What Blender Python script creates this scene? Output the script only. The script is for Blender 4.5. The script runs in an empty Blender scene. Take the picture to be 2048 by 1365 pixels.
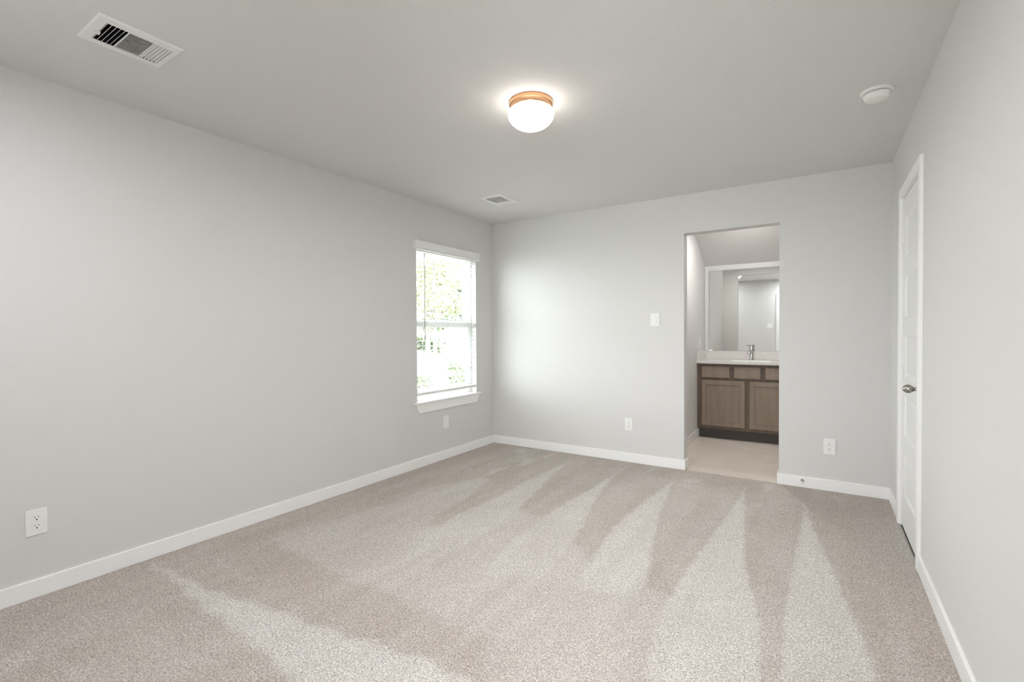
import bpy, bmesh, math, random
import numpy as np
from mathutils import Matrix, Vector

# ------------------------------------------------------------------ camera, world, lights, exposure
scene = bpy.context.scene
COL = scene.collection
scene.view_settings.view_transform = 'Standard'
scene.view_settings.look = 'None'
scene.view_settings.exposure = 0.25
scene.view_settings.gamma = 1.0
scene.view_settings.use_curve_mapping = False
scene.cycles.max_bounces = 14
scene.cycles.diffuse_bounces = 8
scene.cycles.glossy_bounces = 6
scene.cycles.transparent_max_bounces = 24
scene.cycles.sample_clamp_indirect = 6.0
scene.cycles.use_denoising = True

cam_data = bpy.data.cameras.new('camera')
cam_data.sensor_width = 36.0
cam_data.lens = 955.42 / 2048.0 * 36.0
cam_data.clip_start = 0.02
cam = bpy.data.objects.new('camera', cam_data)
COL.objects.link(cam)
cam.matrix_world = Matrix(((0.83931, -0.003673, 0.543641, 0.0),
                           (0.54362, 0.016804, -0.839163, 0.0),
                           (-0.006053, 0.999852, 0.0161, 1.226),
                           (0, 0, 0, 1)))
scene.camera = cam

world = bpy.data.worlds.new('world')
scene.world = world
world.use_nodes = True
wbg = world.node_tree.nodes['Background']
wbg.inputs['Color'].default_value = (0.94, 0.975, 1.0, 1)
wbg.inputs['Strength'].default_value = 15.3

def light(name, kind, loc, energy, color=(1, 1, 1), rot=(0, 0, 0), **kw):
    d = bpy.data.lights.new(name, kind)
    d.energy = energy
    d.color = color
    for k, v in kw.items():
        setattr(d, k, v)
    o = bpy.data.objects.new(name, d)
    o.location = loc
    o.rotation_euler = rot
    COL.objects.link(o)
    return o

PI = math.pi
light('sun', 'SUN', (8, 4, 12), 24.0, (1, 0.97, 0.92), (math.radians(8), math.radians(48), 0), angle=0.01)
# fill light added in the unseen hall, coming in through the open doorway
light('hall_fill', 'AREA', (0.35, -2.2, 1.35), 122.0, (0.95, 0.975, 1.0), (math.radians(90), 0, 0), shape='RECTANGLE', size=1.6, size_y=2.0)
# two unseen fill lights added behind the camera, imitating a bounced flash
light('entry_fill', 'AREA', (-1.95, 0.25, 2.40), 12.0, (0.95, 0.975, 1.0), (0, 0, 0), shape='DISK', size=0.3)
light('doorway_fill', 'AREA', (-0.25, 0.35, 2.40), 12.5, (0.95, 0.975, 1.0), (0, 0, 0), shape='DISK', size=0.3)
# light thrown down into the room by the bulb of the ceiling light
light('ceiling_light_bulb', 'AREA', (-1.285, 2.18, 2.2935), 12.5, (1.0, 0.975, 0.94), (0, 0, 0), shape='DISK', size=0.12)
# the bathroom's ceiling lamp, hidden above the opening's head
light('bathroom_ceiling_lamp', 'AREA', (-0.66, 5.26, 2.375), 12.5, (1.0, 0.965, 0.93), (math.radians(8), 0, 0), shape='DISK', size=0.16)

# ------------------------------------------------------------------ dimensions
XL, XR, YB, HC = -3.091, 0.426, 4.386, 2.44
YF = -0.03                     # room face of the front wall, behind the camera
BX, BY = -1.22, 6.32           # bathroom left wall, bathroom back wall
OPX0, OPX1, OPZ = -1.023, -0.285, 2.10
WT = 0.114

# ------------------------------------------------------------------ helpers
def box(bm, x0, x1, y0, y1, z0, z1):
    v = [bm.verts.new((x, y, z)) for z in (z0, z1) for y in (y0, y1) for x in (x0, x1)]
    for f in ((0, 2, 3, 1), (4, 5, 7, 6), (0, 1, 5, 4), (2, 6, 7, 3), (0, 4, 6, 2), (1, 3, 7, 5)):
        bm.faces.new([v[i] for i in f])
    return v

def prism(bm, pts, axis, d0, d1):
    """pts: outline in the two other axes (in order), extruded along axis from d0 to d1"""
    def put(a, b, d):
        return {'x': (d, a, b), 'y': (a, d, b), 'z': (a, b, d)}[axis]
    lo = [bm.verts.new(put(a, b, d0)) for a, b in pts]
    hi = [bm.verts.new(put(a, b, d1)) for a, b in pts]
    n = len(pts)
    bm.faces.new(lo)
    bm.faces.new(hi)
    for i in range(n):
        bm.faces.new((lo[i], lo[(i + 1) % n], hi[(i + 1) % n], hi[i]))

def lathe(bm, prof, seg=32, mat=None):
    """prof: (radius, height) pairs turned about local z"""
    mat = mat or Matrix()
    rings = []
    for r, z in prof:
        if r < 1e-6:
            rings.append([bm.verts.new(mat @ Vector((0, 0, z)))])
        else:
            rings.append([bm.verts.new(mat @ Vector((r * math.cos(2 * PI * i / seg), r * math.sin(2 * PI * i / seg), z))) for i in range(seg)])
    for a, b in zip(rings, rings[1:]):
        if len(a) == 1 and len(b) == 1:
            continue
        for i in range(seg):
            j = (i + 1) % seg
            if len(a) == 1:
                bm.faces.new((a[0], b[i], b[j]))
            elif len(b) == 1:
                bm.faces.new((a[i], a[j], b[0]))
            else:
                bm.faces.new((a[i], a[j], b[j], b[i]))
    for ring in (rings[0], rings[-1]):
        if len(ring) > 2:
            bm.faces.new(ring)

def tube(bm, p0, p1, r, seg=12):
    p0, p1 = Vector(p0), Vector(p1)
    d = p1 - p0
    m = Matrix.Translation(p0) @ d.to_track_quat('Z', 'Y').to_matrix().to_4x4()
    lathe(bm, [(r, 0), (r, d.length)], seg, m)

def slab(bm, a0, a1, b0, b1, t0, t1, normal, holes=()):
    """a flat wall or ceiling with rectangular holes (a0, a1, b0, b1), thickness t0..t1 along normal"""
    A = sorted({a0, a1, *[h[0] for h in holes], *[h[1] for h in holes]})
    B = sorted({b0, b1, *[h[2] for h in holes], *[h[3] for h in holes]})
    A = [a for a in A if a0 <= a <= a1]
    B = [b for b in B if b0 <= b <= b1]
    solid = {}
    for i in range(len(A) - 1):
        for j in range(len(B) - 1):
            ca, cb = (A[i] + A[i + 1]) / 2, (B[j] + B[j + 1]) / 2
            solid[i, j] = not any(h[0] < ca < h[1] and h[2] < cb < h[3] for h in holes)
    cache = {}
    def V(a, b, t):
        k = (round(a, 5), round(b, 5), round(t, 5))
        if k not in cache:
            cache[k] = bm.verts.new({'x': (t, a, b), 'y': (a, t, b), 'z': (a, b, t)}[normal])
        return cache[k]
    for (i, j), s in solid.items():
        if not s:
            continue
        c = [(A[i], B[j]), (A[i + 1], B[j]), (A[i + 1], B[j + 1]), (A[i], B[j + 1])]
        for t in (t0, t1):
            bm.faces.new([V(a, b, t) for a, b in c])
        for (di, dj), (p, q) in (((0, -1), (0, 1)), ((1, 0), (1, 2)), ((0, 1), (2, 3)), ((-1, 0), (3, 0))):
            if not solid.get((i + di, j + dj), False):
                bm.faces.new((V(*c[p], t0), V(*c[q], t0), V(*c[q], t1), V(*c[p], t1)))

def obj(name, bm, mat, parent=None, smooth=False, bevel=0.0, seg=2):
    bmesh.ops.recalc_face_normals(bm, faces=bm.faces[:])
    me = bpy.data.meshes.new(name)
    bm.to_mesh(me)
    bm.free()
    me.materials.append(mat)
    if smooth:
        for p in me.polygons:
            p.use_smooth = True
    o = bpy.data.objects.new(name, me)
    COL.objects.link(o)
    if parent is not None:
        o.parent = parent
    if bevel:
        b = o.modifiers.new('bevel', 'BEVEL')
        b.width = bevel
        b.segments = seg
        b.limit_method = 'ANGLE'
    if smooth:
        e = o.modifiers.new('edge_split', 'EDGE_SPLIT')
        e.split_angle = math.radians(40)
    return o

def NB():
    return bmesh.new()

def bx(name, mat, parent, *dims, bevel=0.0, seg=2):
    bm = NB()
    box(bm, *dims)
    return obj(name, bm, mat, parent, bevel=bevel, seg=seg)

def tag(o, label, cat, group=None, kind=None):
    o['label'] = label
    o['category'] = cat
    if group:
        o['group'] = group
    if kind:
        o['kind'] = kind
    return o

def thing(name, label, cat, loc=(0, 0, 0), rotz=0.0, group=None, kind=None):
    o = bpy.data.objects.new(name, None)
    o.empty_display_size = 0.05
    o.location = loc
    o.rotation_euler = (0, 0, rotz)
    COL.objects.link(o)
    return tag(o, label, cat, group, kind)

def dup(root, loc, rotz, label, group=None):
    r = root.copy()
    COL.objects.link(r)
    r.location = loc
    r.rotation_euler = (0, 0, rotz)
    r['label'] = label
    if group:
        r['group'] = group
    for ch in list(root.children):
        c = ch.copy()
        COL.objects.link(c)
        c.parent = r
        for g in list(ch.children):
            d = g.copy()
            COL.objects.link(d)
            d.parent = c
    return r

# ------------------------------------------------------------------ materials
def mat(name, color, rough=0.5, metal=0.0, spec=0.5, emit=None, strength=0.0):
    m = bpy.data.materials.new(name)
    m.use_nodes = True
    b = m.node_tree.nodes['Principled BSDF']
    b.inputs['Base Color'].default_value = (*color, 1)
    b.inputs['Roughness'].default_value = rough
    b.inputs['Metallic'].default_value = metal
    b.inputs['Specular IOR Level'].default_value = spec
    if emit:
        b.inputs['Emission Color'].default_value = (*emit, 1)
        b.inputs['Emission Strength'].default_value = strength
    return m

def nodes(m):
    return m.node_tree.nodes, m.node_tree.links, m.node_tree.nodes['Principled BSDF']

def bump(m, scale, dist, strength=1.0, detail=2.0):
    N, L, b = nodes(m)
    tc = N.new('ShaderNodeTexCoord')
    n = N.new('ShaderNodeTexNoise')
    n.inputs['Scale'].default_value = scale
    n.inputs['Detail'].default_value = detail
    k = N.new('ShaderNodeBump')
    k.inputs['Distance'].default_value = dist
    k.inputs['Strength'].default_value = strength
    L.new(tc.outputs['Object'], n.inputs['Vector'])
    L.new(n.outputs['Fac'], k.inputs['Height'])
    L.new(k.outputs['Normal'], b.inputs['Normal'])

def mottle(m, c0, c1, scale, stretch=(1, 1, 1), detail=4.0, lo=0.3, hi=0.7):
    N, L, b = nodes(m)
    tc = N.new('ShaderNodeTexCoord')
    mp = N.new('ShaderNodeMapping')
    mp.inputs['Scale'].default_value = stretch
    n = N.new('ShaderNodeTexNoise')
    n.inputs['Scale'].default_value = scale
    n.inputs['Detail'].default_value = detail
    r = N.new('ShaderNodeValToRGB')
    r.color_ramp.elements[0].position = lo
    r.color_ramp.elements[1].position = hi
    r.color_ramp.elements[0].color = (*c0, 1)
    r.color_ramp.elements[1].color = (*c1, 1)
    L.new(tc.outputs['Object'], mp.inputs['Vector'])
    L.new(mp.outputs['Vector'], n.inputs['Vector'])
    L.new(n.outputs['Fac'], r.inputs['Fac'])
    L.new(r.outputs['Color'], b.inputs['Base Color'])
    return r

WALLC = (0.690, 0.685, 0.675)
M_wall = mat('wall_paint', WALLC, 0.75, spec=0.25)
bump(M_wall, 95, 0.0012, 0.55)
M_ceil = mat('ceiling_paint', (0.685, 0.678, 0.665), 0.85, spec=0.2)
bump(M_ceil, 70, 0.0018, 0.6)
M_trim = mat('white_trim_paint', (0.91, 0.91, 0.905), 0.35, spec=0.4)
M_door = mat('white_door_paint', (0.84, 0.84, 0.835), 0.38, spec=0.4)
M_plastic = mat('white_plastic', (0.86, 0.86, 0.85), 0.3)
M_slot = mat('dark_slot', (0.02, 0.02, 0.02), 0.7)
M_greyslot = mat('shaded_slot', (0.10, 0.10, 0.10), 0.7)
M_nickel = mat('satin_nickel', (0.40, 0.385, 0.36), 0.28, 1.0)
M_chrome = mat('polished_chrome', (0.72, 0.72, 0.72), 0.08, 1.0)
M_bronze = mat('warm_copper_metal', (0.80, 0.47, 0.27), 0.25, 1.0)
M_vent = mat('white_enamel', (0.80, 0.795, 0.785), 0.4)
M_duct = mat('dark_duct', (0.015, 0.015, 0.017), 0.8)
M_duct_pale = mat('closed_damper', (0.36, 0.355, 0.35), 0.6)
M_detector = mat('ivory_plastic', (0.84, 0.835, 0.81), 0.4)
M_blind = mat('white_slat', (0.85, 0.85, 0.84), 0.4)
M_wand = mat('backlit_wand_shade', (0.33, 0.33, 0.27), 0.3)  # pale wand coloured dark to stand for its backlit look
M_cord = mat('cord_white', (0.55, 0.55, 0.55), 0.8)
M_vinyl = mat('white_vinyl', (0.82, 0.83, 0.83), 0.35)
M_rubber = mat('white_rubber', (0.85, 0.85, 0.84), 0.5)
M_glow = mat('lit_opal_glass', (0.9, 0.88, 0.84), 0.25, emit=(1.0, 0.95, 0.88), strength=6.8)
M_counter = mat('white_counter', (0.70, 0.67, 0.635), 0.25)
mottle(M_counter, (0.64, 0.62, 0.595), (0.69, 0.67, 0.645), 30)
M_mirror = mat('mirror_silver', (0.90, 0.915, 0.905), 0.0, 1.0)
M_mirror_edge = mat('mirror_edge', (0.25, 0.27, 0.26), 0.2)
M_clip = mat('clear_clip', (0.8, 0.8, 0.78), 0.15)
M_wood = mat('stained_wood', (0.165, 0.125, 0.095), 0.42, spec=0.35)
mottle(M_wood, (0.218, 0.165, 0.125), (0.275, 0.214, 0.168), 3.0, (6, 6, 0.7), 6)
M_woodframe = mat('stained_wood_frame', (0.10, 0.075, 0.055), 0.45, spec=0.3)
mottle(M_woodframe, (0.112, 0.083, 0.060), (0.155, 0.117, 0.087), 3.0, (6, 6, 0.7), 6)
M_toekick = mat('dark_toe_kick', (0.055, 0.043, 0.035), 0.5)
M_subfloor_shade = mat('shaded_subfloor', (0.16, 0.15, 0.14), 0.9)  # subfloor darkened in colour for the shade in the gap under the door
M_hall = mat('hall_paint', (0.70, 0.69, 0.68), 0.8)

# window glass: clear pane with a weak reflection
M_glass = bpy.data.materials.new('window_glass')
M_glass.use_nodes = True
N, L = M_glass.node_tree.nodes, M_glass.node_tree.links
N.clear()
go = N.new('ShaderNodeOutputMaterial')
gm = N.new('ShaderNodeMixShader')
gt = N.new('ShaderNodeBsdfTransparent')
gt.inputs['Color'].default_value = (0.97, 0.985, 0.98, 1)
gg = N.new('ShaderNodeBsdfGlossy')
gg.inputs['Roughness'].default_value = 0.0
gm.inputs['Fac'].default_value = 0.045
L.new(gt.outputs['BSDF'], gm.inputs[1])
L.new(gg.outputs['BSDF'], gm.inputs[2])
L.new(gm.outputs['Shader'], go.inputs['Surface'])

# carpet: cut-pile yarn in mixed tones; 'nap' holds the pile direction left by the vacuum, plus painted lit patches
M_carpet = mat('cut_pile_carpet', (0.45, 0.41, 0.37), 0.95, spec=0.1)
N, L, b = nodes(M_carpet)
tc = N.new('ShaderNodeTexCoord')
at = N.new('ShaderNodeAttribute')
at.attribute_name = 'nap_lit'
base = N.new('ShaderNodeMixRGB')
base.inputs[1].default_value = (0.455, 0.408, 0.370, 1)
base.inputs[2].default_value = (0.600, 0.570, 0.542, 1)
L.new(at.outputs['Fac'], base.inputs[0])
vo = N.new('ShaderNodeTexVoronoi')
vo.inputs['Scale'].default_value = 205
L.new(tc.outputs['Object'], vo.inputs['Vector'])
sx = N.new('ShaderNodeSeparateColor')
L.new(vo.outputs['Color'], sx.inputs['Color'])
no = N.new('ShaderNodeTexNoise')
no.inputs['Scale'].default_value = 150
no.inputs['Detail'].default_value = 3
L.new(tc.outputs['Object'], no.inputs['Vector'])
big = N.new('ShaderNodeTexNoise')
big.inputs['Scale'].default_value = 2.2
big.inputs['Detail'].default_value = 3
L.new(tc.outputs['Object'], big.inputs['Vector'])
def math_node(op, a, b_, clamp=False):
    m_ = N.new('ShaderNodeMath')
    m_.operation = op
    m_.use_clamp = clamp
    for i, v in enumerate((a, b_)):
        if isinstance(v, (int, float)):
            m_.inputs[i].default_value = v
        else:
            L.new(v, m_.inputs[i])
    return m_.outputs[0]
fleck = math_node('MULTIPLY_ADD', sx.outputs[0], 0.42)
fleck.node.inputs[2].default_value = 0.79
fl2 = math_node('MULTIPLY_ADD', no.outputs['Fac'], 1.8)
fl2.node.inputs[2].default_value = 0.10
fl3 = math_node('MULTIPLY_ADD', big.outputs['Fac'], 0.16)
fl3.node.inputs[2].default_value = 0.92
fm = math_node('MULTIPLY', math_node('MULTIPLY', fleck, fl2), fl3)
mul = N.new('ShaderNodeVectorMath')
mul.operation = 'SCALE'
L.new(base.outputs[0], mul.inputs[0])
L.new(fm, mul.inputs['Scale'])
L.new(mul.outputs[0], b.inputs['Base Color'])
bk = N.new('ShaderNodeBump')
bk.inputs['Distance'].default_value = 0.006
bk.inputs['Strength'].default_value = 0.7
L.new(no.outputs['Fac'], bk.inputs['Height'])
L.new(bk.outputs['Normal'], b.inputs['Normal'])

# bathroom floor tile
M_tile = mat('beige_floor_tile', (0.50, 0.45, 0.40), 0.35)
N, L, b = nodes(M_tile)
tc = N.new('ShaderNodeTexCoord')
br = N.new('ShaderNodeTexBrick')
br.inputs['Scale'].default_value = 1.0
br.inputs['Brick Width'].default_value = 0.61
br.inputs['Row Height'].default_value = 0.305
br.inputs['Mortar Size'].default_value = 0.002
br.inputs['Mortar Smooth'].default_value = 0.3
br.inputs['Color1'].default_value = (0.72, 0.65, 0.575, 1)
br.inputs['Color2'].default_value = (0.76, 0.69, 0.62, 1)
br.inputs['Mortar'].default_value = (0.63, 0.56, 0.49, 1)
L.new(tc.outputs['Object'], br.inputs['Vector'])
n1 = N.new('ShaderNodeTexNoise')
n1.inputs['Scale'].default_value = 5
n1.inputs['Detail'].default_value = 5
L.new(tc.outputs['Object'], n1.inputs['Vector'])
mx = N.new('ShaderNodeMixRGB')
mx.blend_type = 'OVERLAY'
mx.inputs[0].default_value = 0.25
L.new(br.outputs['Color'], mx.inputs[1])
L.new(n1.outputs['Fac'], mx.inputs[2])
L.new(mx.outputs[0], b.inputs['Base Color'])

def leaf_mat(name, c0, c1):
    m = mat(name, c0, 0.5, spec=0.2)
    mottle(m, c0, c1, 3.0)
    return m
M_leaf_a = leaf_mat('yellow_green_leaf', (0.120, 0.145, 0.060), (0.230, 0.245, 0.140))
M_leaf_b = leaf_mat('deep_green_leaf', (0.030, 0.045, 0.022), (0.065, 0.085, 0.045))
M_leaf_c = leaf_mat('shrub_leaf', (0.075, 0.105, 0.050), (0.140, 0.170, 0.100))
M_bark = mat('pale_bark', (0.08, 0.075, 0.065), 0.9)
bump(M_bark, 12, 0.02)
M_ground = mat('pale_concrete_and_grass', (0.55, 0.56, 0.50), 0.9)
mottle(M_ground, (0.10, 0.13, 0.075), (0.32, 0.32, 0.31), 0.35, detail=5, lo=0.42, hi=0.55)
MIRROR_ROT = 1.0

# ------------------------------------------------------------------ room shell
def struct(name, bm, m, label, cat, **kw):
    return tag(obj(name, bm, m, **kw), label, cat, kind='structure')

WY0, WY1, WZ0, WZ1 = 3.18, 4.068, 0.578, 2.045          # window opening
DY0, DY1, DZ = 3.205, 3.858, 2.052                      # closet door opening
FX0, FX1, FZ = -0.60, 0.20, 2.05                        # doorway the camera stands in

bm = NB()
slab(bm, YF - 0.12, BY + 0.1, -0.05, HC + 0.02, XL - 0.15, XL, 'x', [(WY0, WY1, WZ0, WZ1)])
struct('wall_left', bm, M_wall, 'long pale grey painted wall with the window in it', 'wall')
bm = NB()
slab(bm, XL - 0.15, 1.5, -0.05, HC + 0.02, YB, YB + WT, 'y', [(OPX0, OPX1, -0.06, OPZ)])
struct('wall_back', bm, M_wall, 'pale grey painted end wall with the uncased bathroom opening', 'wall')
bm = NB()
slab(bm, YF - 0.12, YB, -0.05, HC + 0.02, XR, XR + 0.12, 'x', [(DY0 - 0.018, DY1 + 0.018, -0.06, DZ + 0.018)])
struct('wall_right', bm, M_wall, 'pale grey painted wall with the white panelled door in it', 'wall')
bm = NB()
slab(bm, XL - 0.15, XR + 0.12, -0.05, HC + 0.02, YF - 0.12, YF, 'y', [(FX0, FX1, -0.06, FZ)])
struct('wall_front', bm, M_wall, 'pale grey wall with a doorway, seen only in the bathroom mirror', 'wall')

VENTS = [(-2.398, 0.824, 0.285, 0.245), (-2.456, 3.603, 0.305, 0.235)]     # centre x, y, length along y, width along x
bm = NB()
slab(bm, XL - 0.15, XR + 0.12, YF - 0.12, YB + 0.02, HC, HC + 0.12, 'z',
     [(x - w * 0.35, x + w * 0.35, y - l * 0.40, y + l * 0.42) for x, y, l, w in VENTS])
struct('ceiling', bm, M_ceil, 'flat pale grey textured bedroom ceiling', 'ceiling')

# carpet with vacuum tracks and painted lit patches: polygons on the floor, in metres
NAP_AND_LIT = [
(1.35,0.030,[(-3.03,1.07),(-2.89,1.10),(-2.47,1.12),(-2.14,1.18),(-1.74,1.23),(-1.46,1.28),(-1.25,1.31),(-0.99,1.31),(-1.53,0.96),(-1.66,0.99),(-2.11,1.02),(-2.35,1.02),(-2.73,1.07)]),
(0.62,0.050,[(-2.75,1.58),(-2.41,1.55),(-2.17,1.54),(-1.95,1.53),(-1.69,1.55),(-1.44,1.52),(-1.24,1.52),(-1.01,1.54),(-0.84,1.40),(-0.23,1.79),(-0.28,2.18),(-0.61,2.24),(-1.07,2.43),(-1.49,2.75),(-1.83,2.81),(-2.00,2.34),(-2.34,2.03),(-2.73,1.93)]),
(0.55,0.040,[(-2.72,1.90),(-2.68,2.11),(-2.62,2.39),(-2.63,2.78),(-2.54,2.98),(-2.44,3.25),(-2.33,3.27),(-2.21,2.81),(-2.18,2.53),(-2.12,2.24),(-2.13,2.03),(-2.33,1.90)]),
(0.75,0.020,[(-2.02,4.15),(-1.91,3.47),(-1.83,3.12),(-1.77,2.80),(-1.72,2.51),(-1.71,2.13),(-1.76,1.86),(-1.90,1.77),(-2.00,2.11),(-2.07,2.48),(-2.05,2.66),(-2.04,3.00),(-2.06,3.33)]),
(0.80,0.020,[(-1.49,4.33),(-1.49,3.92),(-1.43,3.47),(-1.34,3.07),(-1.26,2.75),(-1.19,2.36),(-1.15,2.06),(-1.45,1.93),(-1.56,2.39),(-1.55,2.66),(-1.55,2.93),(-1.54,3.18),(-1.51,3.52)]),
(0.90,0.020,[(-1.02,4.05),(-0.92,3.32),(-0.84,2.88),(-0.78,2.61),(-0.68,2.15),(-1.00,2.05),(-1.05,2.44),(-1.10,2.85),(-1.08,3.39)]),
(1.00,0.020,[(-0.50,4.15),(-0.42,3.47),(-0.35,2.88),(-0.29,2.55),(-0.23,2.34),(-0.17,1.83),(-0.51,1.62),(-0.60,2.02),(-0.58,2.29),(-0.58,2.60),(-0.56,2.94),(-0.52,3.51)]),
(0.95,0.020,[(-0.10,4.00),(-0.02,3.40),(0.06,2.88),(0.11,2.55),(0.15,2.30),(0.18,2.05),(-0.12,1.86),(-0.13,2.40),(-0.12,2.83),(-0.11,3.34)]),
(0.34,0.060,[(-1.00,3.98),(-0.49,4.08),(-0.52,3.51),(-0.56,2.94),(-0.58,2.29),(-0.78,2.61),(-0.92,3.32)]),  # this and the next patch paint the lit floor between tracks lighter
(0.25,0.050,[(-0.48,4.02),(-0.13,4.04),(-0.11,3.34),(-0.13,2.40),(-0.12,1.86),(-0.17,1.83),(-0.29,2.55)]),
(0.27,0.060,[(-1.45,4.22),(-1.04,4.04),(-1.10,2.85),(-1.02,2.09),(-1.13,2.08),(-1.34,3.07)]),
(0.60,0.050,[(-2.60,0.44),(-2.63,0.55),(-2.51,0.51),(-2.46,0.42)]),
(0.70,0.040,[(-2.66,0.55),(-2.42,0.57),(-2.07,0.62),(-2.18,0.55)]),
(0.50,0.050,[(-2.74,0.63),(-2.78,0.70),(-2.67,0.79),(-2.64,0.70)]),
(0.60,0.008,[(-3.03,0.85),(-3.02,0.85),(-2.60,0.83),(-2.61,0.82)]),
(0.70,0.008,[(-3.04,1.29),(-3.02,1.30),(-2.39,1.28),(-2.40,1.26)]),
(0.50,0.020,[(-2.39,0.79),(-2.37,0.81),(-2.10,0.80),(-2.12,0.78)]),
(0.50,0.030,[(-1.29,1.87),(-1.04,1.92),(-0.75,1.70),(-0.70,1.49),(-0.99,1.31),(-1.09,1.51)]),
(0.60,0.015,[(-2.68,4.55),(-2.66,4.57),(-2.67,4.37),(-2.70,4.35)]),
(0.60,0.010,[(-2.29,4.37),(-2.27,4.38),(-2.26,4.09),(-2.29,4.07)]),
(0.60,0.010,[(-1.75,4.36),(-1.73,4.37),(-1.73,4.17),(-1.75,4.15)]),
(0.60,0.010,[(-1.28,4.35),(-1.26,4.36),(-1.27,4.17),(-1.28,4.16)]),
(0.70,0.020,[(-2.71,4.21),(-2.62,4.35),(-2.54,4.17),(-2.58,4.12)]),
(0.60,0.020,[(-2.45,3.99),(-2.35,4.03),(-2.29,3.84),(-2.39,3.64),(-2.41,3.22),(-2.48,3.49),(-2.37,3.79)]),
(0.50,0.020,[(-2.70,3.36),(-2.69,3.47),(-2.62,3.36),(-2.65,3.33)]),
(0.50,0.030,[(-0.96,4.14),(-0.81,4.18),(-0.84,4.04),(-0.95,4.02)]),
(0.50,0.030,[(-0.71,3.87),(-0.62,3.93),(-0.59,3.76),(-0.67,3.73)]),
(0.60,0.030,[(-0.42,3.76),(-0.34,3.86),(-0.33,3.74),(-0.40,3.69)]),
(0.40,0.030,[(-1.32,3.37),(-1.21,3.37),(-1.12,3.33),(-1.20,3.26)]),
(0.60,0.020,[(-0.38,4.30),(-0.32,4.30),(-0.33,4.11),(-0.36,4.09)]),
(0.50,0.020,[(0.08,4.30),(0.13,4.30),(0.12,4.16),(0.09,4.14)]),
]
def nap_lit_field(X, Y):
    out = np.full(X.shape, 0.12)
    r_ = np.random.default_rng(9)
    wx = X + 0.004 * np.sin(31 * Y + 5 * X) + 0.003 * np.sin(57 * Y - 13 * X) + r_.normal(0, 0.004, X.shape)
    wy = Y + 0.010 * np.sin(29 * X - 7 * Y) + r_.normal(0, 0.006, X.shape)
    for w, s, poly in NAP_AND_LIT:
        d2 = np.full(X.shape, 1e9)
        inside = np.zeros(X.shape, bool)
        n = len(poly)
        for i in range(n):
            (x0, y0), (x1, y1) = poly[i], poly[(i + 1) % n]
            ex, ey = x1 - x0, y1 - y0
            t = np.clip(((wx - x0) * ex + (wy - y0) * ey) / (ex * ex + ey * ey + 1e-12), 0, 1)
            d2 = np.minimum(d2, (wx - x0 - t * ex) ** 2 + (wy - y0 - t * ey) ** 2)
            if y0 != y1:
                cross = ((y0 > wy) != (y1 > wy)) & (wx < (x1 - x0) * (wy - y0) / (y1 - y0) + x0)
                inside ^= cross
        sd = np.sqrt(d2) * np.where(inside, 1, -1)
        k = np.clip(sd / (2 * s) + 0.5, 0, 1)
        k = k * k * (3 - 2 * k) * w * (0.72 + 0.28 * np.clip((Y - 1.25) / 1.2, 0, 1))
        out = np.maximum(out, k)
    # uneven brushing: long faint streaks and soft patches
    def vnoise(cx, cy, seed):
        g = np.random.default_rng(seed).uniform(-1, 1, (120, 120))
        u = (X - XL) / cx + 2
        v = (Y - YF) / cy + 2
        i, j = np.clip(u.astype(int), 0, 118), np.clip(v.astype(int), 0, 118)
        fu, fv = u - i, v - j
        fu, fv = fu * fu * (3 - 2 * fu), fv * fv * (3 - 2 * fv)
        return (g[j, i] * (1 - fu) + g[j, i + 1] * fu) * (1 - fv) + (g[j + 1, i] * (1 - fu) + g[j + 1, i + 1] * fu) * fv
    out = out + 0.16 * vnoise(0.07, 0.60, 5) + 0.10 * vnoise(0.22, 0.30, 6) + 0.06 * vnoise(0.05, 0.06, 7)
    return np.clip(out, 0, 1)

nx, ny = 340, 440
gx = np.linspace(XL, XR, nx)
gy = np.linspace(YF - 0.12, YB + 0.004, ny)
GX, GY = np.meshgrid(gx, gy)
rng = np.random.default_rng(4)
jag = np.zeros_like(GY)
jag[-1] = rng.uniform(-0.003, 0.004, nx)
verts = np.stack([GX, GY + jag, rng.uniform(-0.0015, 0.0015, GX.shape)], -1).reshape(-1, 3)
idx = np.arange(nx * ny).reshape(ny, nx)
faces = np.stack([idx[:-1, :-1], idx[:-1, 1:], idx[1:, 1:], idx[1:, :-1]], -1).reshape(-1, 4)
me = bpy.data.meshes.new('floor')
me.from_pydata(verts.tolist(), [], faces.tolist())
me.materials.append(M_carpet)
a = me.attributes.new('nap_lit', 'FLOAT', 'POINT')
a.data.foreach_set('value', nap_lit_field(GX, GY).reshape(-1).astype(np.float32))
for p_ in me.polygons:
    p_.use_smooth = True
carpet = bpy.data.objects.new('floor', me)
COL.objects.link(carpet)
tag(carpet, 'beige cut-pile carpet with pale vacuum cleaner tracks', 'carpet', kind='structure')
sub = NB()
box(sub, XL - 0.15, XR + 0.8, YF - 3.2, YB, -0.12, -0.006)
struct('subfloor', sub, M_subfloor_shade, 'plain slab under the bedroom carpet', 'floor')

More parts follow.
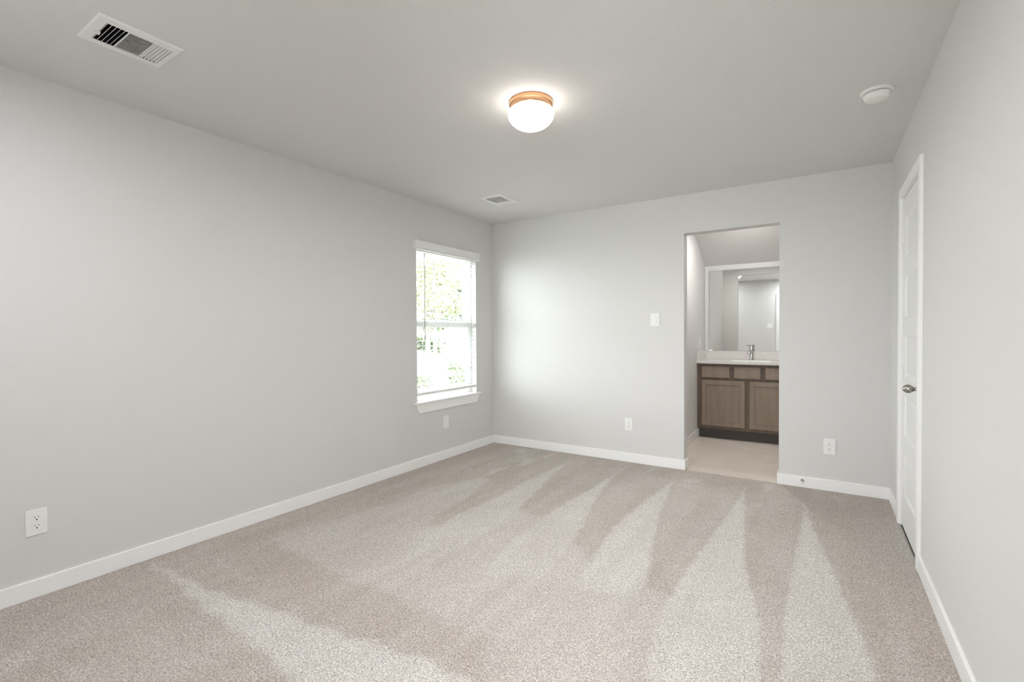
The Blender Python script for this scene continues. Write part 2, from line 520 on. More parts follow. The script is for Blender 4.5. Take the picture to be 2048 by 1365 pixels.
# bathroom shell
bm = NB()
box(bm, BX - 0.1, 1.5, YB, BY + 0.1, -0.12, -0.004)
struct('floor_bathroom', bm, M_tile, 'beige tile floor inside the bathroom opening', 'floor')
bm = NB()
box(bm, BX - 0.1, BX, YB + WT, BY + 0.1, -0.05, HC + 0.02)
struct('wall_bathroom_left', bm, M_wall, 'narrow side wall inside the bathroom opening', 'wall')
bm = NB()
box(bm, BX - 0.1, 1.5, BY, BY + 0.1, -0.05, HC + 0.02)
struct('wall_bathroom_back', bm, M_wall, 'bathroom wall behind the mirror', 'wall')
bm = NB()
box(bm, 1.4, 1.5, YB + WT, BY + 0.1, -0.05, HC + 0.02)
struct('wall_bathroom_right', bm, M_wall, 'bathroom side wall hidden beyond the opening', 'wall')
bm = NB()
SY0, SZ1 = 5.54, 2.042
prism(bm, [(YB + 0.02, HC), (SY0, HC), (BY, SZ1), (BY + 0.1, SZ1 - 0.05), (BY + 0.1, HC + 0.12), (YB + 0.02, HC + 0.12)], 'x', BX - 0.1, 1.5)
struct('ceiling_bathroom', bm, M_ceil, 'sloping bathroom ceiling above the mirror', 'ceiling')

# entry hall behind the camera and the closet behind the door (both only close the house)
bm = NB()
box(bm, -2.1, -2.0, -3.2, YF - 0.12, 0, HC)
box(bm, 1.2, 1.3, -3.2, YF - 0.12, 0, HC)
box(bm, -2.1, 1.3, -3.3, -3.2, 0, HC)
box(bm, XR + 0.12, 1.3, -0.25, YF - 0.12, 0, HC)
struct('wall_hall', bm, M_hall, 'entry hall walls behind the camera', 'wall')
bm = NB()
box(bm, -2.1, 1.3, -3.3, YF - 0.12, HC, HC + 0.12)
struct('ceiling_hall', bm, M_hall, 'entry hall ceiling behind the camera', 'ceiling')
bm = NB()
box(bm, XR + 0.12, XR + 0.8, DY0 - 0.2, DY0 - 0.1, 0, HC)
box(bm, XR + 0.12, XR + 0.8, DY1 + 0.1, DY1 + 0.2, 0, HC)
box(bm, XR + 0.7, XR + 0.8, DY0 - 0.2, DY1 + 0.2, 0, HC)
box(bm, XR + 0.12, XR + 0.8, DY0 - 0.2, DY1 + 0.2, HC, HC + 0.05)
struct('wall_closet', bm, M_hall, 'closet walls behind the white door', 'wall')

# baseboards
BH, BT = 0.086, 0.012
def baseboard(name, label, *boxes):
    bm = NB()
    for q in boxes:
        box(bm, *q)
    return struct(name, bm, M_trim, label, 'baseboard', bevel=0.003)
CY0, CY1 = 3.139, 3.924                                   # outer edges of the closet door casing
baseboard('baseboard_left', 'white baseboard along the window wall', (XL - 0.004, XL + BT, YF, YB, 0, BH))
baseboard('baseboard_back', 'white baseboard between the room corner and the bathroom opening',
          (XL + BT - 0.004, OPX0 + BT, YB - BT, YB + 0.004, 0, BH), (OPX0 - 0.004, OPX0 + BT, YB - 0.004, YB + WT, 0, BH))
baseboard('baseboard_back', 'short white baseboard right of the bathroom opening, with the door stop on it',
          (OPX1 - BT, XR + 0.004, YB - BT, YB + 0.004, 0, BH), (OPX1 - BT, OPX1 + 0.004, YB - 0.004, YB + WT, 0, BH))
baseboard('baseboard_right', 'white baseboard along the bare wall in front of the closed door', (XR - BT, XR + 0.004, YF, CY0 + 0.004, 0, BH))
baseboard('baseboard_right', 'stub of white baseboard between door hinges and room corner', (XR - BT, XR + 0.004, CY1 - 0.004, YB - BT + 0.004, 0, BH))
baseboard('baseboard_bathroom', 'white baseboard inside the bathroom beside the wooden vanity', (BX - 0.004, BX + BT, YB + WT, 5.934, -0.004, BH))

# ------------------------------------------------------------------ window
win = thing('window_1', 'white double hung window with trees outside', 'window', (XL - 0.12, (WY0 + WY1) / 2, WZ0), kind='structure')
ox, oy, oz = win.location
def wbox(bm, x0, x1, y0, y1, z0, z1):
    box(bm, x0 - ox, x1 - ox, y0 - oy, y1 - oy, z0 - oz, z1 - oz)
GX0, GX1 = -3.232, -3.150
bm = NB()
for q in ((WY0, WY0 + 0.022, WZ0, WZ1), (WY1 - 0.022, WY1, WZ0, WZ1), (WY0, WY1, WZ0, WZ0 + 0.024), (WY0, WY1, WZ1 - 0.034, WZ1)):
    wbox(bm, GX0, GX1, *q)
obj('window_frame', bm, M_vinyl, win, bevel=0.002)
def sash(name, x0, x1, z0, z1, zt, zb, lab):
    bm = NB()
    y0, y1, s = WY0 + 0.022, WY1 - 0.022, 0.030
    wbox(bm, x0, x1, y0, y0 + s, z0, z1)
    wbox(bm, x0, x1, y1 - s, y1, z0, z1)
    wbox(bm, x0, x1, y0 + s, y1 - s, z0, z0 + zb)
    wbox(bm, x0, x1, y0 + s, y1 - s, z1 - zt, z1)
    f = obj(name, bm, M_vinyl, win, bevel=0.003)
    bm = NB()
    xm = (x0 + x1) / 2
    wbox(bm, xm - 0.002, xm + 0.002, y0 + s - 0.004, y1 - s + 0.004, z0 + zb - 0.004, z1 - zt + 0.004)
    obj('pane', bm, M_glass, f)
    return f
sash('upper_sash', -3.228, -3.194, 1.318, WZ1 - 0.034, 0.036, 0.040, 'upper')
lower = sash('lower_sash', -3.188, -3.154, WZ0 + 0.024, 1.352, 0.062, 0.018, 'lower')
bm = NB()
wbox(bm, -3.180, -3.146, 3.60, 3.66, 1.352, 1.362)
obj('sash_lock', bm, M_vinyl, lower, bevel=0.002)

bm = NB()
box(bm, XL - 0.004, XL + 0.027, 3.128, 4.122, 0.580, 0.598)
box(bm, -3.152, XL, WY0, WY1, 0.580, 0.598)
struct('trim_1', bm, M_trim, 'white window stool ledge under the blind', 'window sill', bevel=0.004)
bm = NB()
prism(bm, [(3.150, 0.580), (4.098, 0.580), (4.060, 0.497), (3.188, 0.497)], 'x', XL - 0.004, XL + 0.016)
struct('trim_2', bm, M_trim, 'white apron board with slanted ends below the window stool', 'window trim', bevel=0.003)

# blind
bl = thing('window_blind', 'open white horizontal slat blind hanging in the window, with a wand darkened as if backlit', 'blind', (-3.115, (WY0 + WY1) / 2, 2.0))
ox, oy, oz = bl.location
SY_0, SY_1 = WY0 + 0.008, WY1 - 0.008
bm = NB()
prism(bm, [(XL + 0.0005 - ox, 1.992 - oz), (XL + 0.036 - ox, 1.992 - oz), (XL + 0.038 - ox, 2.002 - oz), (XL + 0.034 - ox, 2.012 - oz), (XL + 0.034 - ox, 2.052 - oz), (XL + 0.040 - ox, 2.062 - oz), (XL + 0.040 - ox, 2.074 - oz), (XL + 0.0005 - ox, 2.074 - oz)], 'y', 3.146 - oy, 4.086 - oy)
val = obj('valance', bm, M_blind, bl, bevel=0.0015)
for y0, y1 in ((3.140, 3.146), (4.086, 4.092)):
    bm = NB()
    box(bm, XL + 0.0005 - ox, XL + 0.036 - ox, y0 - oy, y1 - oy, 1.992 - oz, 2.074 - oz)
    obj('valance_end', bm, M_blind, val)
bm = NB()
box(bm, -0.026, 0.022, SY_0 - oy, SY_1 - oy, 1.985 - oz, 2.035 - oz)
obj('headrail', bm, M_blind, bl, bevel=0.002)
bm = NB()
z = 0.712
zs = []
while z < 1.975:
    zs.append(z)
    z += 0.0445
for z in zs:
    # slightly crowned slat, nearly flat
    prism(bm, [(-0.025, z - 0.002 - oz), (0.0, z - 0.0008 - oz), (0.023, z - 0.002 - oz), (0.023, z + 0.0006 - oz), (0.0, z + 0.0018 - oz), (-0.025, z + 0.0006 - oz)], 'y', SY_0 - oy, SY_1 - oy)
obj('slats', bm, M_blind, bl)
bm = NB()
box(bm, -0.025, 0.023, SY_0 - oy, SY_1 - oy, 0.655 - oz, 0.683 - oz)
rail = obj('bottom_rail', bm, M_blind, bl, bevel=0.004)
for yy in (3.31, 3.93):
    bm = NB()
    for xx in (-0.0265, 0.0245):
        tube(bm, (xx, yy - oy, 0.684 - oz), (xx, yy - oy, 1.985 - oz), 0.0009, 6)
    obj('ladder_cord', bm, M_cord, bl)
bm = NB()
tube(bm, (0.036, 3.272 - oy, 1.195 - oz), (0.036, 3.274 - oy, 1.975 - oz), 0.0042, 8)
lathe(bm, [(0, 0), (0.006, 0.002), (0.006, 0.05), (0.0042, 0.056), (0, 0.057)], 8, Matrix.Translation((0.036, 3.272 - oy, 1.165 - oz)))
obj('tilt_wand', bm, M_wand, bl, smooth=True)

# ------------------------------------------------------------------ closet door in the right wall
door = thing('door_1', 'white five panel closet door, closed, with a metal knob', 'door', (XR, (DY0 + DY1) / 2, 0), kind='structure')
ox, oy, oz = door.location
SX0, SX1 = 0.003, 0.038
ya, yb_ = DY0 + 0.003 - oy, DY1 - 0.003 - oy
ztop, zbot = 2.045, 0.012
stile = 0.098
holes = []
zt = ztop - 0.118
for k in range(5):
    holes.append((ya + stile, yb_ - stile, zt - 0.256, zt))
    zt -= 0.256 + 0.109
bm = NB()
slab(bm, ya, yb_, zbot, ztop, SX0, SX0 + 0.012, 'x', holes)
box(bm, SX0 + 0.012, SX1, ya, yb_, zbot, ztop)
for (y0, y1, z0, z1) in holes:
    r, q = 0.016, 0.040
    xs, xd, xu = SX0, SX0 + 0.010, SX0 + 0.004
    def ring(d, x):
        return [bm.verts.new((x, a_, b_)) for a_, b_ in ((y0 + d, z0 + d), (y1 - d, z0 + d), (y1 - d, z1 - d), (y0 + d, z1 - d))]
    rs = [ring(0, xs), ring(r, xd), ring(r + 0.008, xd), ring(q, xu)]
    for A_, B_ in zip(rs, rs[1:]):
        for i in range(4):
            bm.faces.new((A_[i], A_[(i + 1) % 4], B_[(i + 1) % 4], B_[i]))
    bm.faces.new(rs[-1])
obj('door_slab', bm, M_door, door)
bm = NB()
box(bm, 0, 0.12, DY0 - 0.018 - oy, DY0 - oy, 0, DZ + 0.018)
box(bm, 0, 0.12, DY1 - oy, DY1 + 0.018 - oy, 0, DZ + 0.018)
box(bm, 0, 0.12, DY0 - oy, DY1 - oy, DZ, DZ + 0.018)
for q in ((DY0 - oy, DY0 + 0.012 - oy, 0, DZ), (DY1 - 0.012 - oy, DY1 - oy, 0, DZ), (DY0 + 0.012 - oy, DY1 - 0.012 - oy, DZ - 0.012, DZ)):
    box(bm, 0.040, 0.075, *q)
obj('door_jamb', bm, M_trim, door)
for zc in (1.815, 1.062, 0.310):
    bm = NB()
    box(bm, -0.0015, 0.0035, yb_ - 0.028, yb_ + 0.0, zc - 0.045, zc + 0.045)
    box(bm, -0.0015, 0.0015, yb_ + 0.003, yb_ + 0.014, zc - 0.045, zc + 0.045)
    h = obj('hinge', bm, M_trim, door)
    bm = NB()
    for k in range(5):
        lathe(bm, [(0, -0.0445 + k * 0.018), (0.0062, -0.0442 + k * 0.018), (0.0062, -0.0285 + k * 0.018), (0, -0.0282 + k * 0.018)], 10, Matrix.Translation((-0.0062, yb_ + 0.0015, zc)))
    tube(bm, (-0.0062, yb_ + 0.0015, zc - 0.050), (-0.0062, yb_ + 0.0015, zc + 0.050), 0.0040, 8)
    obj('hinge_knuckle', bm, M_trim, h, smooth=True)
kz, ky = 0.918, ya + 0.060
toward = Matrix.Translation((SX0, ky, kz)) @ Matrix.Rotation(-PI / 2, 4, 'Y')
bm = NB()
lathe(bm, [(0.0135, 0.004), (0.0105, 0.009), (0.0095, 0.015), (0.0115, 0.0195), (0.0165, 0.025), (0.0205, 0.031), (0.0228, 0.038), (0.0226, 0.046), (0.0200, 0.054), (0.0145, 0.061), (0.0075, 0.0652), (0, 0.0662)], 48, toward)
kn = obj('door_knob', bm, M_nickel, door, smooth=True)
bm = NB()
lathe(bm, [(0.032, 0.0), (0.032, 0.003), (0.028, 0.0065), (0.015, 0.010), (0, 0.010)], 32, toward)
obj('rosette', bm, M_nickel, kn, smooth=True)
CT, CW = 0.0155, 0.0575
bm = NB()
box(bm, XR - CT, XR + 0.004, CY0, CY0 + CW, 0, DZ + 0.005 + CW)
box(bm, XR - CT, XR + 0.004, CY1 - CW, CY1, 0, DZ + 0.005 + CW)
box(bm, XR - CT, XR + 0.004, CY0 + CW, CY1 - CW, DZ + 0.005, DZ + 0.005 + CW)
struct('trim_3', bm, M_trim, 'white casing around the closet door', 'door trim', bevel=0.003)
bm = NB()
box(bm, FX0 - 0.062, FX0 - 0.004, YF - 0.004, YF + CT, 0, FZ + 0.062)
box(bm, FX1 + 0.004, FX1 + 0.062, YF - 0.004, YF + CT, 0, FZ + 0.062)
box(bm, FX0 - 0.004, FX1 + 0.004, YF - 0.004, YF + CT, FZ + 0.004, FZ + 0.062)
struct('trim_4', bm, M_trim, 'white casing of the doorway behind the camera, a strip of it in the mirror', 'door trim', bevel=0.003)

# ------------------------------------------------------------------ wall plates
ROT = {'left': PI / 2, 'back': 0.0, 'right': -PI / 2, 'front': PI}
def plate_bm(w, h, t=0.0055):
    bm = NB()
    box(bm, -w / 2, w / 2, -t, 0, -h / 2, h / 2)
    return bm
def make_outlet(label, loc, rz, w=0.076, h=0.122, hole=None):
    t = thing('wall_outlet', label, 'outlet', loc, rz, 'white duplex wall outlets')
    obj('cover_plate', plate_bm(w, h), M_plastic, t, bevel=0.003, seg=3)
    for s in (1, -1):
        bm = NB()
        zc = 0.0195 * s
        pts = []
        for k in range(32):
            an = 2 * PI * k / 32
            pts.append((0.0172 * math.cos(an), max(-0.0142, min(0.0142, 0.0172 * math.sin(an))) + zc))
        prism(bm, pts, 'y', -0.0075, -0.003)
        r = obj('receptacle', bm, M_plastic, t, bevel=0.0006)
        bm = NB()
        box(bm, -0.0075, -0.0053, -0.0078, -0.0060, zc + 0.0005, zc + 0.0095)
        box(bm, 0.0053, 0.0075, -0.0078, -0.0060, zc + 0.0015, zc + 0.0085)
        obj('blade_slots', bm, M_greyslot, r)
        bm = NB()
        lathe(bm, [(0, 0), (0.0031, 0), (0.0031, 0.0018), (0, 0.0018)], 12, Matrix.Translation((0, -0.0060, zc - 0.0072)) @ Matrix.Rotation(PI / 2, 4, 'X'))
        obj('ground_hole', bm, M_slot, r)
    bm = NB()
    lathe(bm, [(0, 0), (0.0028, 0), (0.0022, 0.001), (0, 0.0012)], 12, Matrix.Translation((0, -0.0055, 0)) @ Matrix.Rotation(PI / 2, 4, 'X'))
    obj('plate_screw', bm, M_plastic, t)
    return t
o1 = make_outlet('large white duplex outlet low on the long left wall, in front of the window', (XL, 0.654, 0.354), ROT['left'])
dup(o1, (-1.528, YB, 0.356), 0, 'small white duplex outlet low on the end wall between room corner and bathroom opening')
dup(o1, (0.055, YB, 0.341), 0, 'white duplex outlet low on the wall between bathroom opening and door, above the door stop')
dup(o1, (BX, 5.985, 1.098), ROT['left'], 'white outlet inside the bathroom above the counter, seen edge on')

t = thing('blank_plate', 'blank white cover plate on the wall below the window', 'wall plate', (XL, 3.567, 0.364), ROT['left'])
obj('cover_plate', plate_bm(0.080, 0.122), M_plastic, t, bevel=0.003, seg=3)
for s in (1, -1):
    bm = NB()
    lathe(bm, [(0, 0), (0.003, 0), (0.0022, 0.001), (0, 0.0012)], 12, Matrix.Translation((0, -0.0055, 0.042 * s)) @ Matrix.Rotation(PI / 2, 4, 'X'))
    obj('plate_screw', bm, M_plastic, t)

def rocker(parent, xc):
    bm = NB()
    box(bm, xc - 0.0170, xc + 0.0170, -0.0066, -0.004, -0.0335, 0.0335)
    f = obj('rocker_frame', bm, M_plastic, parent, bevel=0.001)
    bm = NB()
    prism(bm, [(-0.005, -0.030), (-0.0112, -0.030), (-0.0078, 0.0), (-0.0068, 0.030), (-0.005, 0.030)], 'x', xc - 0.0135, xc + 0.0135)
    obj('rocker', bm, M_plastic, f, bevel=0.0008)
t = thing('light_switch', 'white rocker light switch on the end wall left of the bathroom opening', 'light switch', (-1.280, YB, 1.342), 0)
obj('cover_plate', plate_bm(0.080, 0.121), M_plastic, t, bevel=0.003, seg=3)
rocker(t, 0)
t = thing('double_light_switch', 'white two-rocker switch plate reflected in the bathroom mirror', 'light switch', (-0.79, YF, 1.36), ROT['front'])
obj('cover_plate', plate_bm(0.118, 0.121), M_plastic, t, bevel=0.003, seg=3)
rocker(t, -0.023)
rocker(t, 0.023)

# door stop on the baseboard
t = thing('door_stop', 'small metal door stop with white tip on the baseboard below the outlet', 'door stop', (-0.123, YB - BT, 0.055))
fwd = Matrix.Rotation(PI / 2, 4, 'X')
bm = NB()
lathe(bm, [(0, 0), (0.0125, 0), (0.0125, 0.003), (0.008, 0.006), (0.0055, 0.010), (0.0055, 0.058), (0, 0.058)], 20, fwd)
obj('rod', bm, M_nickel, t, smooth=True)
bm = NB()
lathe(bm, [(0.0, 0.054), (0.0085, 0.054), (0.0095, 0.058), (0.0095, 0.068), (0.007, 0.073), (0, 0.074)], 20, fwd)
obj('rubber_tip', bm, M_rubber, t, smooth=True)

# ------------------------------------------------------------------ ceiling fittings
LX, LY = -1.285, 2.18
t = thing('ceiling_light', 'lit flush dome light with a copper ring in the middle of the ceiling', 'ceiling light', (LX, LY, HC))
bm = NB()
lathe(bm, [(0.0, 0.0), (0.113, 0.0), (0.1145, -0.004), (0.1145, -0.020), (0.110, -0.0235), (0.108, -0.026), (0.1085, -0.034), (0.1065, -0.040), (0.102, -0.042), (0.0, -0.042)], 64)
ring_o = obj('metal_ring', bm, M_bronze, t, smooth=True)
bm = NB()
prof = [(0.098, -0.0415), (0.106, -0.043)]
for k in range(17):
    an = PI / 2 * k / 16
    prof.append((0.1215 * math.cos(an) ** 0.94 if k < 16 else 0.0, -0.060 - 0.083 * math.sin(an)))
prof.insert(2, (0.1175, -0.052))
lathe(bm, prof, 64)
obj('glass_dome', bm, M_glow, t, smooth=True)

t = thing('smoke_detector', 'round white smoke detector on the ceiling near the right wall', 'smoke detector', (0.231, 3.05, HC))
bm = NB()
lathe(bm, [(0, 0), (0.070, 0), (0.071, -0.003), (0.0695, -0.010), (0.066, -0.0125), (0.050, -0.0135), (0, -0.0135)], 48)
obj('mounting_base', bm, M_detector, t, smooth=True)
bm = NB()
lathe(bm, [(0.0555, -0.0130), (0.0555, -0.0170), (0, -0.0170)], 48)
obj('sensor_gap', bm, M_greyslot, t)
bm = NB()
lathe(bm, [(0, -0.0165), (0.0575, -0.0165), (0.0580, -0.020), (0.0545, -0.034), (0.0490, -0.042), (0.041, -0.0455), (0, -0.0465)], 48)
bd = obj('detector_body', bm, M_detector, t, smooth=True)
bm = NB()
lathe(bm, [(0.0, -0.046), (0.0105, -0.046), (0.0095, -0.0485), (0, -0.049)], 24, Matrix.Translation((0.01, -0.018, 0)))
obj('test_button', bm, M_detector, bd, smooth=True)

def make_vent(label, x, y, l, w, duct=M_duct):
    t = thing('ceiling_vent', label, 'air vent', (x, y, HC), 0, 'white ceiling air registers')
    # face plate: raised rim sloping up to the ceiling, opening in three bays along y
    bays = [(-0.375 * l, -0.130 * l), (-0.115 * l, 0.170 * l), (0.185 * l, 0.405 * l)]
    hx = 0.335 * w
    bm = NB()
    slab(bm, -w / 2 + 0.006, w / 2 - 0.006, -l / 2 + 0.006, l / 2 - 0.006, -0.0085, -0.0070, 'z', [(-hx, hx, b0, b1) for b0, b1 in bays])
    o_ = [(-w / 2, -l / 2), (w / 2, -l / 2), (w / 2, l / 2), (-w / 2, l / 2)]
    def rg(d, z):
        return [bm.verts.new((sx_ * (w / 2 - d), sy_ * (l / 2 - d), z)) for sx_, sy_ in ((-1, -1), (1, -1), (1, 1), (-1, 1))]
    ra, rb, rc, rd = rg(0, 0), rg(0.0005, -0.0025), rg(0.0055, -0.0085), rg(0.0065, -0.0070)
    for A_, B_ in ((ra, rb), (rb, rc), (rc, rd)):
        for i in range(4):
            bm.faces.new((A_[i], A_[(i + 1) % 4], B_[(i + 1) % 4], B_[i]))
    obj('face_plate', bm, M_vent, t)
    bm = NB()
    b0, b1 = bays[0][0] - 0.003, bays[2][1] + 0.003
    hxx = hx + 0.003
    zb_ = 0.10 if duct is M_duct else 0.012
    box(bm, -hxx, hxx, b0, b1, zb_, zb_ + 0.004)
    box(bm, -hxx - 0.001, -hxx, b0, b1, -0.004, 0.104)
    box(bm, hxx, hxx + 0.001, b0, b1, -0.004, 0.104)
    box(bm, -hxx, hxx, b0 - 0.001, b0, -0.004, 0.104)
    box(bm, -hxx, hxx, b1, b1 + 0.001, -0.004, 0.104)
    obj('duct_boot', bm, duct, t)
    # blades: the end bays run across and lean opposite ways, the middle bay runs along
    for k, (b0, b1) in enumerate(bays):
        bm = NB()
        if k == 1:
            n = 12
            for i in range(n):
                c = -hx + (i + 0.5) * 2 * hx / n
                prism(bm, [(c + 0.0030, -0.0085), (c - 0.0012, -0.0085), (c - 0.0030, -0.0060), (c + 0.0010, -0.0060)], 'y', b0, b1)
        else:
            n = 5
            s_ = 1 if k == 0 else -1
            for i in range(n):
                c = b0 + (i + 0.5) * (b1 - b0) / n
                d, zt_ = (0.0049, 0.006) if k == 0 else (-0.0031, -0.0015)
                prism(bm, [(c - d - 0.0007, -0.0085), (c - d + 0.0007, -0.0085), (c + d + 0.0007, zt_), (c + d - 0.0007, zt_)], 'x', -hx, hx)
        obj('louvre', bm, M_vent, t)
    bm = NB()
    box(bm, -0.010, 0.002, bays[0][0] - 0.010, bays[0][0] + 0.004, -0.018, -0.0085)
    box(bm, -0.007, -0.001, bays[0][0] - 0.006, bays[0][0] + 0.002, -0.024, -0.018)
    obj('damper_lever', bm, M_vent, t, bevel=0.001)
    for s_ in (-1, 1):
        bm = NB()
        lathe(bm, [(0, -0.0084), (0.0034, -0.0084), (0.0028, -0.0098), (0, -0.0102)], 12, Matrix.Translation((0, s_ * (l / 2 - 0.018), 0)))
        obj('vent_screw', bm, M_vent, t)
    return t
make_vent('white air vent on the ceiling by the long left wall, with dark open louvres', *VENTS[0])
make_vent('white air vent on the ceiling near the window corner, far behind the lamp', *VENTS[1], M_duct_pale)

# ------------------------------------------------------------------ bathroom vanity
VX0, VX1 = BX, -0.155
FY = 5.872                                                  # face-frame plane
van = thing('vanity_cabinet', 'brown wooden vanity cabinet on the bathroom tile floor', 'cabinet', ((VX0 + VX1) / 2, 6.09, 0))
ox, oy, oz = van.location
def V(bm, x0, x1, y0, y1, z0, z1):
    box(bm, x0 - ox, x1 - ox, y0 - oy, y1 - oy, z0 - oz, z1 - oz)
DRW = [(-1.168, -0.869), (-0.823, -0.557), (-0.511, -0.210)]
DRS = [(-1.168, -0.713), (-0.666, -0.210)]
bm = NB()
V(bm, VX0 + 0.002, VX0 + 0.018, FY + 0.02, BY - 0.002, 0.115, 0.862)
V(bm, VX1 - 0.018, VX1, FY + 0.02, BY - 0.002, 0.115, 0.862)
V(bm, VX0 + 0.018, VX1 - 0.018, FY + 0.02, BY - 0.002, 0.115, 0.130)
V(bm, VX0 + 0.018, VX1 - 0.018, BY - 0.010, BY - 0.002, 0.130, 0.862)
obj('carcass', bm, M_woodframe, van)
bm = NB()
slab(bm, VX0 + 0.002 - ox, VX1 - ox, 0.112, 0.862, FY - oy, FY + 0.02 - oy, 'y',
     [(a0 + 0.012 - ox, a1 - 0.012 - ox, 0.712, 0.822) for a0, a1 in DRW] + [(a0 + 0.012 - ox, a1 - 0.012 - ox, 0.162, 0.662) for a0, a1 in DRS])
obj('face_frame', bm, M_woodframe, van)
for a0, a1 in DRW:
    bm = NB()
    V(bm, a0, a1, FY - 0.020, FY - 0.001, 0.704, 0.832)
    obj('drawer_front', bm, M_wood, van, bevel=0.003)
for a0, a1 in DRS:
    bm = NB()
    z0, z1, s = 0.150, 0.674, 0.052
    slab(bm, a0 - ox, a1 - ox, z0, z1, FY - 0.020 - oy, FY - 0.001 - oy, 'y', [(a0 + s - ox, a1 - s - ox, z0 + s, z1 - s)])
    V(bm, a0 + s, a1 - s, FY - 0.012, FY - 0.003, z0 + s, z1 - s)
    obj('cabinet_door', bm, M_wood, van, bevel=0.002)
bm = NB()
V(bm, VX0 + 0.016, VX1 - 0.002, 5.938, 5.954, -0.004, 0.115)
obj('toe_kick', bm, M_toekick, van)

ct = thing('vanity_countertop', 'white countertop with backsplash and sink on the brown vanity', 'countertop', ((VX0 + VX1) / 2, 6.07, 0.863))
ox, oy, oz = ct.location
bm = NB()
SKX0, SKX1, SKY0, SKY1 = -0.90, -0.47, 5.90, 6.16
slab(bm, VX0 + 0.001 - ox, VX1 + 0.012 - ox, 5.828 - oy, BY - 0.001 - oy, 0.0, 0.032, 'z', [(SKX0 - ox, SKX1 - ox, SKY0 - oy, SKY1 - oy)])
obj('counter_slab', bm, M_counter, ct, bevel=0.003)
bm = NB()
V(bm, VX0 + 0.001, VX1 + 0.012, BY - 0.021, BY - 0.001, 0.895, 0.997)
V(bm, VX0 + 0.001, VX0 + 0.020, 5.832, BY - 0.021, 0.895, 0.997)
obj('backsplash', bm, M_counter, ct, bevel=0.002)
bm = NB()
rings = []
for d, z in ((0, 0.894), (0.012, 0.84), (0.03, 0.79), (0.09, 0.765)):
    rings.append([bm.verts.new((a_ - ox, b_ - oy, z - oz)) for a_, b_ in ((SKX0 + d, SKY0 + d), (SKX1 - d, SKY0 + d), (SKX1 - d, SKY1 - d), (SKX0 + d, SKY1 - d))])
for A_, B_ in zip(rings, rings[1:]):
    for i in range(4):
        bm.faces.new((A_[i], A_[(i + 1) % 4], B_[(i + 1) % 4], B_[i]))
bm.faces.new(rings[-1])
obj('sink_basin', bm, M_plastic, ct)

fa = thing('faucet', 'chrome single-handle faucet standing on the white countertop', 'faucet', (-0.690, 6.235, 0.895))
bm = NB()
lathe(bm, [(0, 0.0005), (0.027, 0.0005), (0.027, 0.004), (0.0235, 0.012), (0.021, 0.05), (0.020, 0.095), (0, 0.096)], 32)
obj('faucet_body', bm, M_chrome, fa, smooth=True)
bm = NB()
tube(bm, (0, 0, 0.078), (-0.012, -0.115, 0.098), 0.0145, 20)
lathe(bm, [(0, 0), (0.0175, 0), (0.0185, 0.010), (0.0165, 0.024), (0, 0.028)], 24, Matrix.Translation((-0.012, -0.112, 0.080)))
obj('spout', bm, M_chrome, fa, smooth=True)
bm = NB()
lathe(bm, [(0, 0.097), (0.0225, 0.097), (0.0235, 0.102), (0.0235, 0.172), (0.0215, 0.178), (0, 0.180)], 32)
hd = obj('handle', bm, M_chrome, fa, smooth=True)
bm = NB()
tube(bm, (-0.018, -0.006, 0.166), (-0.066, -0.018, 0.171), 0.0042, 10)
obj('handle_lever', bm, M_chrome, hd, smooth=True)

MX0, MX1, MZ0, MZ1 = -1.166, -0.205, 0.998, 1.980
mi = thing('wall_mirror', 'large frameless mirror above the bathroom countertop', 'mirror', ((MX0 + MX1) / 2, BY - 0.012, MZ0), math.radians(MIRROR_ROT))
hw = (MX1 - MX0) / 2
bm = NB()
box(bm, -hw + 0.0015, hw - 0.0015, -0.0045, -0.0005, 0.0015, MZ1 - MZ0 - 0.0015)
obj('mirror_glass', bm, M_mirror, mi)
bm = NB()
box(bm, -hw, hw, -0.0042, 0.002, 0, MZ1 - MZ0)
obj('mirror_backing', bm, M_mirror_edge, mi)
for s_ in (-1, 1):
    bm = NB()
    box(bm, s_ * (hw - 0.03) - 0.013, s_ * (hw - 0.03) + 0.013, -0.008, -0.0046, -0.001, 0.014)
    obj('mirror_clip', bm, M_clip, mi, bevel=0.001)

# ------------------------------------------------------------------ outside the window
GZ = -0.75
bm = NB()
box(bm, -70, XL - 0.16, -20, 80, GZ - 0.2, GZ)
struct('ground', bm, M_ground, 'pale sunlit ground outside the window', 'ground')

def leaves(name, m, parent, blobs, n, size, seed):
    r_ = np.random.default_rng(seed)
    vs, fs = [], []
    wts = np.array([b_[3] ** 2 for b_ in blobs])
    pick = r_.choice(len(blobs), n, p=wts / wts.sum())
    for i in range(n):
        cx, cy, cz, rad, fl = blobs[pick[i]]
        d = r_.normal(size=3)
        d /= np.linalg.norm(d)
        rr = rad * r_.uniform(0.25, 1.0) ** 0.5
        c = np.array([cx + d[0] * rr, cy + d[1] * rr, cz + d[2] * rr * fl])
        u = r_.normal(size=3)
        u /= np.linalg.norm(u)
        w_ = np.cross(u, r_.normal(size=3))
        w_ /= np.linalg.norm(w_)
        s_ = size * r_.uniform(0.6, 1.3)
        k = len(vs)
        vs += [(c - u * s_).tolist(), (c + w_ * s_ * 0.45).tolist(), (c + u * s_).tolist(), (c - w_ * s_ * 0.45).tolist()]
        fs.append((k, k + 1, k + 2, k + 3))
    me = bpy.data.meshes.new(name)
    me.from_pydata(vs, [], fs)
    me.materials.append(m)
    o = bpy.data.objects.new(name, me)
    COL.objects.link(o)
    o.parent = parent
    return o

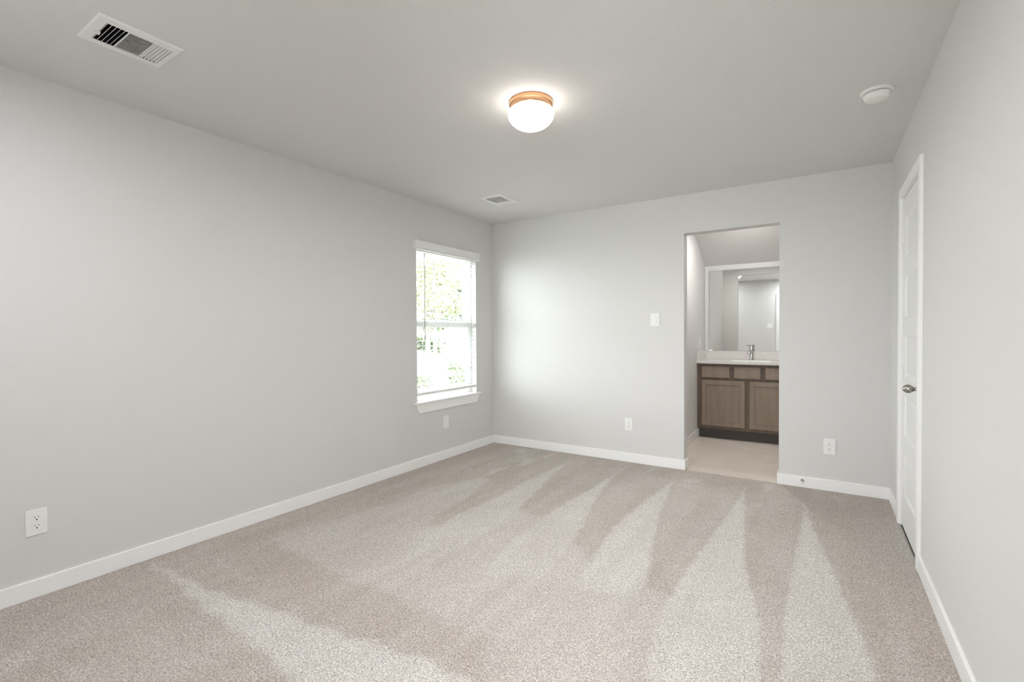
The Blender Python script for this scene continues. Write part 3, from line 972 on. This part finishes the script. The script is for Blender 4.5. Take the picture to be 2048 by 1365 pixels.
def tree(label, x, y, h, r, m, n, size, seed, trunk=0.16):
    t = thing('tree', label, 'tree', (x, y, GZ), 0, 'trees outside the window')
    rnd = random.Random(seed)
    bm = NB()
    lathe(bm, [(0, 0), (trunk * 1.3, 0), (trunk, 0.4), (trunk * 0.85, h * 0.35), (trunk * 0.5, h * 0.7), (0, h * 0.9)], 10)
    blobs = []
    for k in range(13):
        an = rnd.uniform(0, 2 * PI)
        q = rnd.uniform(0.15, 0.62) * r
        z = rnd.uniform(0.36, 0.95) * h
        p = (q * math.cos(an), q * math.sin(an), z)
        tube(bm, (0, 0, z - 0.28 * h if z > 0.5 * h else 0.25 * h), p, trunk * 0.22, 6)
        blobs.append((*p, rnd.uniform(0.26, 0.40) * r, 0.8))
    obj('trunk', bm, M_bark, t, smooth=True)
    leaves('foliage', m, t, blobs, n, size, seed)
    return t
tree('slim pale green tree nearest to the window, left of its middle', -14.0, 15.5, 8.0, 2.4, M_leaf_a, 2600, 0.105, 3, 0.09)
tree('yellow green tree seen behind the slim tree through the window', -20.0, 21.5, 9.0, 3.0, M_leaf_a, 3000, 0.15, 8)
tree('yellow green tree seen through the right of the window', -18.5, 28.4, 9.0, 3.0, M_leaf_a, 2000, 0.19, 13)
tree('darker green tree far behind the pale trees outside the window', -31.0, 34.5, 8.0, 3.6, M_leaf_b, 2200, 0.22, 21)
for k, (x, y, r, h) in enumerate(((-11.6, 11.9, 0.75, 0.62), (-11.0, 13.6, 0.7, 0.55), (-13.2, 15.9, 0.7, 0.8), (-25.0, 26.6, 1.9, 1.9))):
    t = thing('shrub', ['green shrub outside low in the window, by its left edge', 'small green shrub outside low in the middle of the window', 'green shrub outside low in the window, by its right edge', 'big dark bush seen below the middle rail of the window'][k], 'shrub', (x, y, GZ), 0, 'shrubs outside the window')
    bm = NB()
    for q in range(5):
        tube(bm, (0, 0, 0), (0.4 * r * math.cos(q * 1.26), 0.4 * r * math.sin(q * 1.26), h * 0.7), 0.012, 5)
    obj('stems', bm, M_bark, t)
    leaves('foliage', M_leaf_b if k == 3 else M_leaf_c, t, [(0.35 * r * math.cos(q * 1.05), 0.35 * r * math.sin(q * 1.05), h * (0.5 + 0.05 * q), 0.5 * r, 0.6) for q in range(6)], 900 if k == 3 else 420, 0.14 if k == 3 else 0.07, 40 + k)
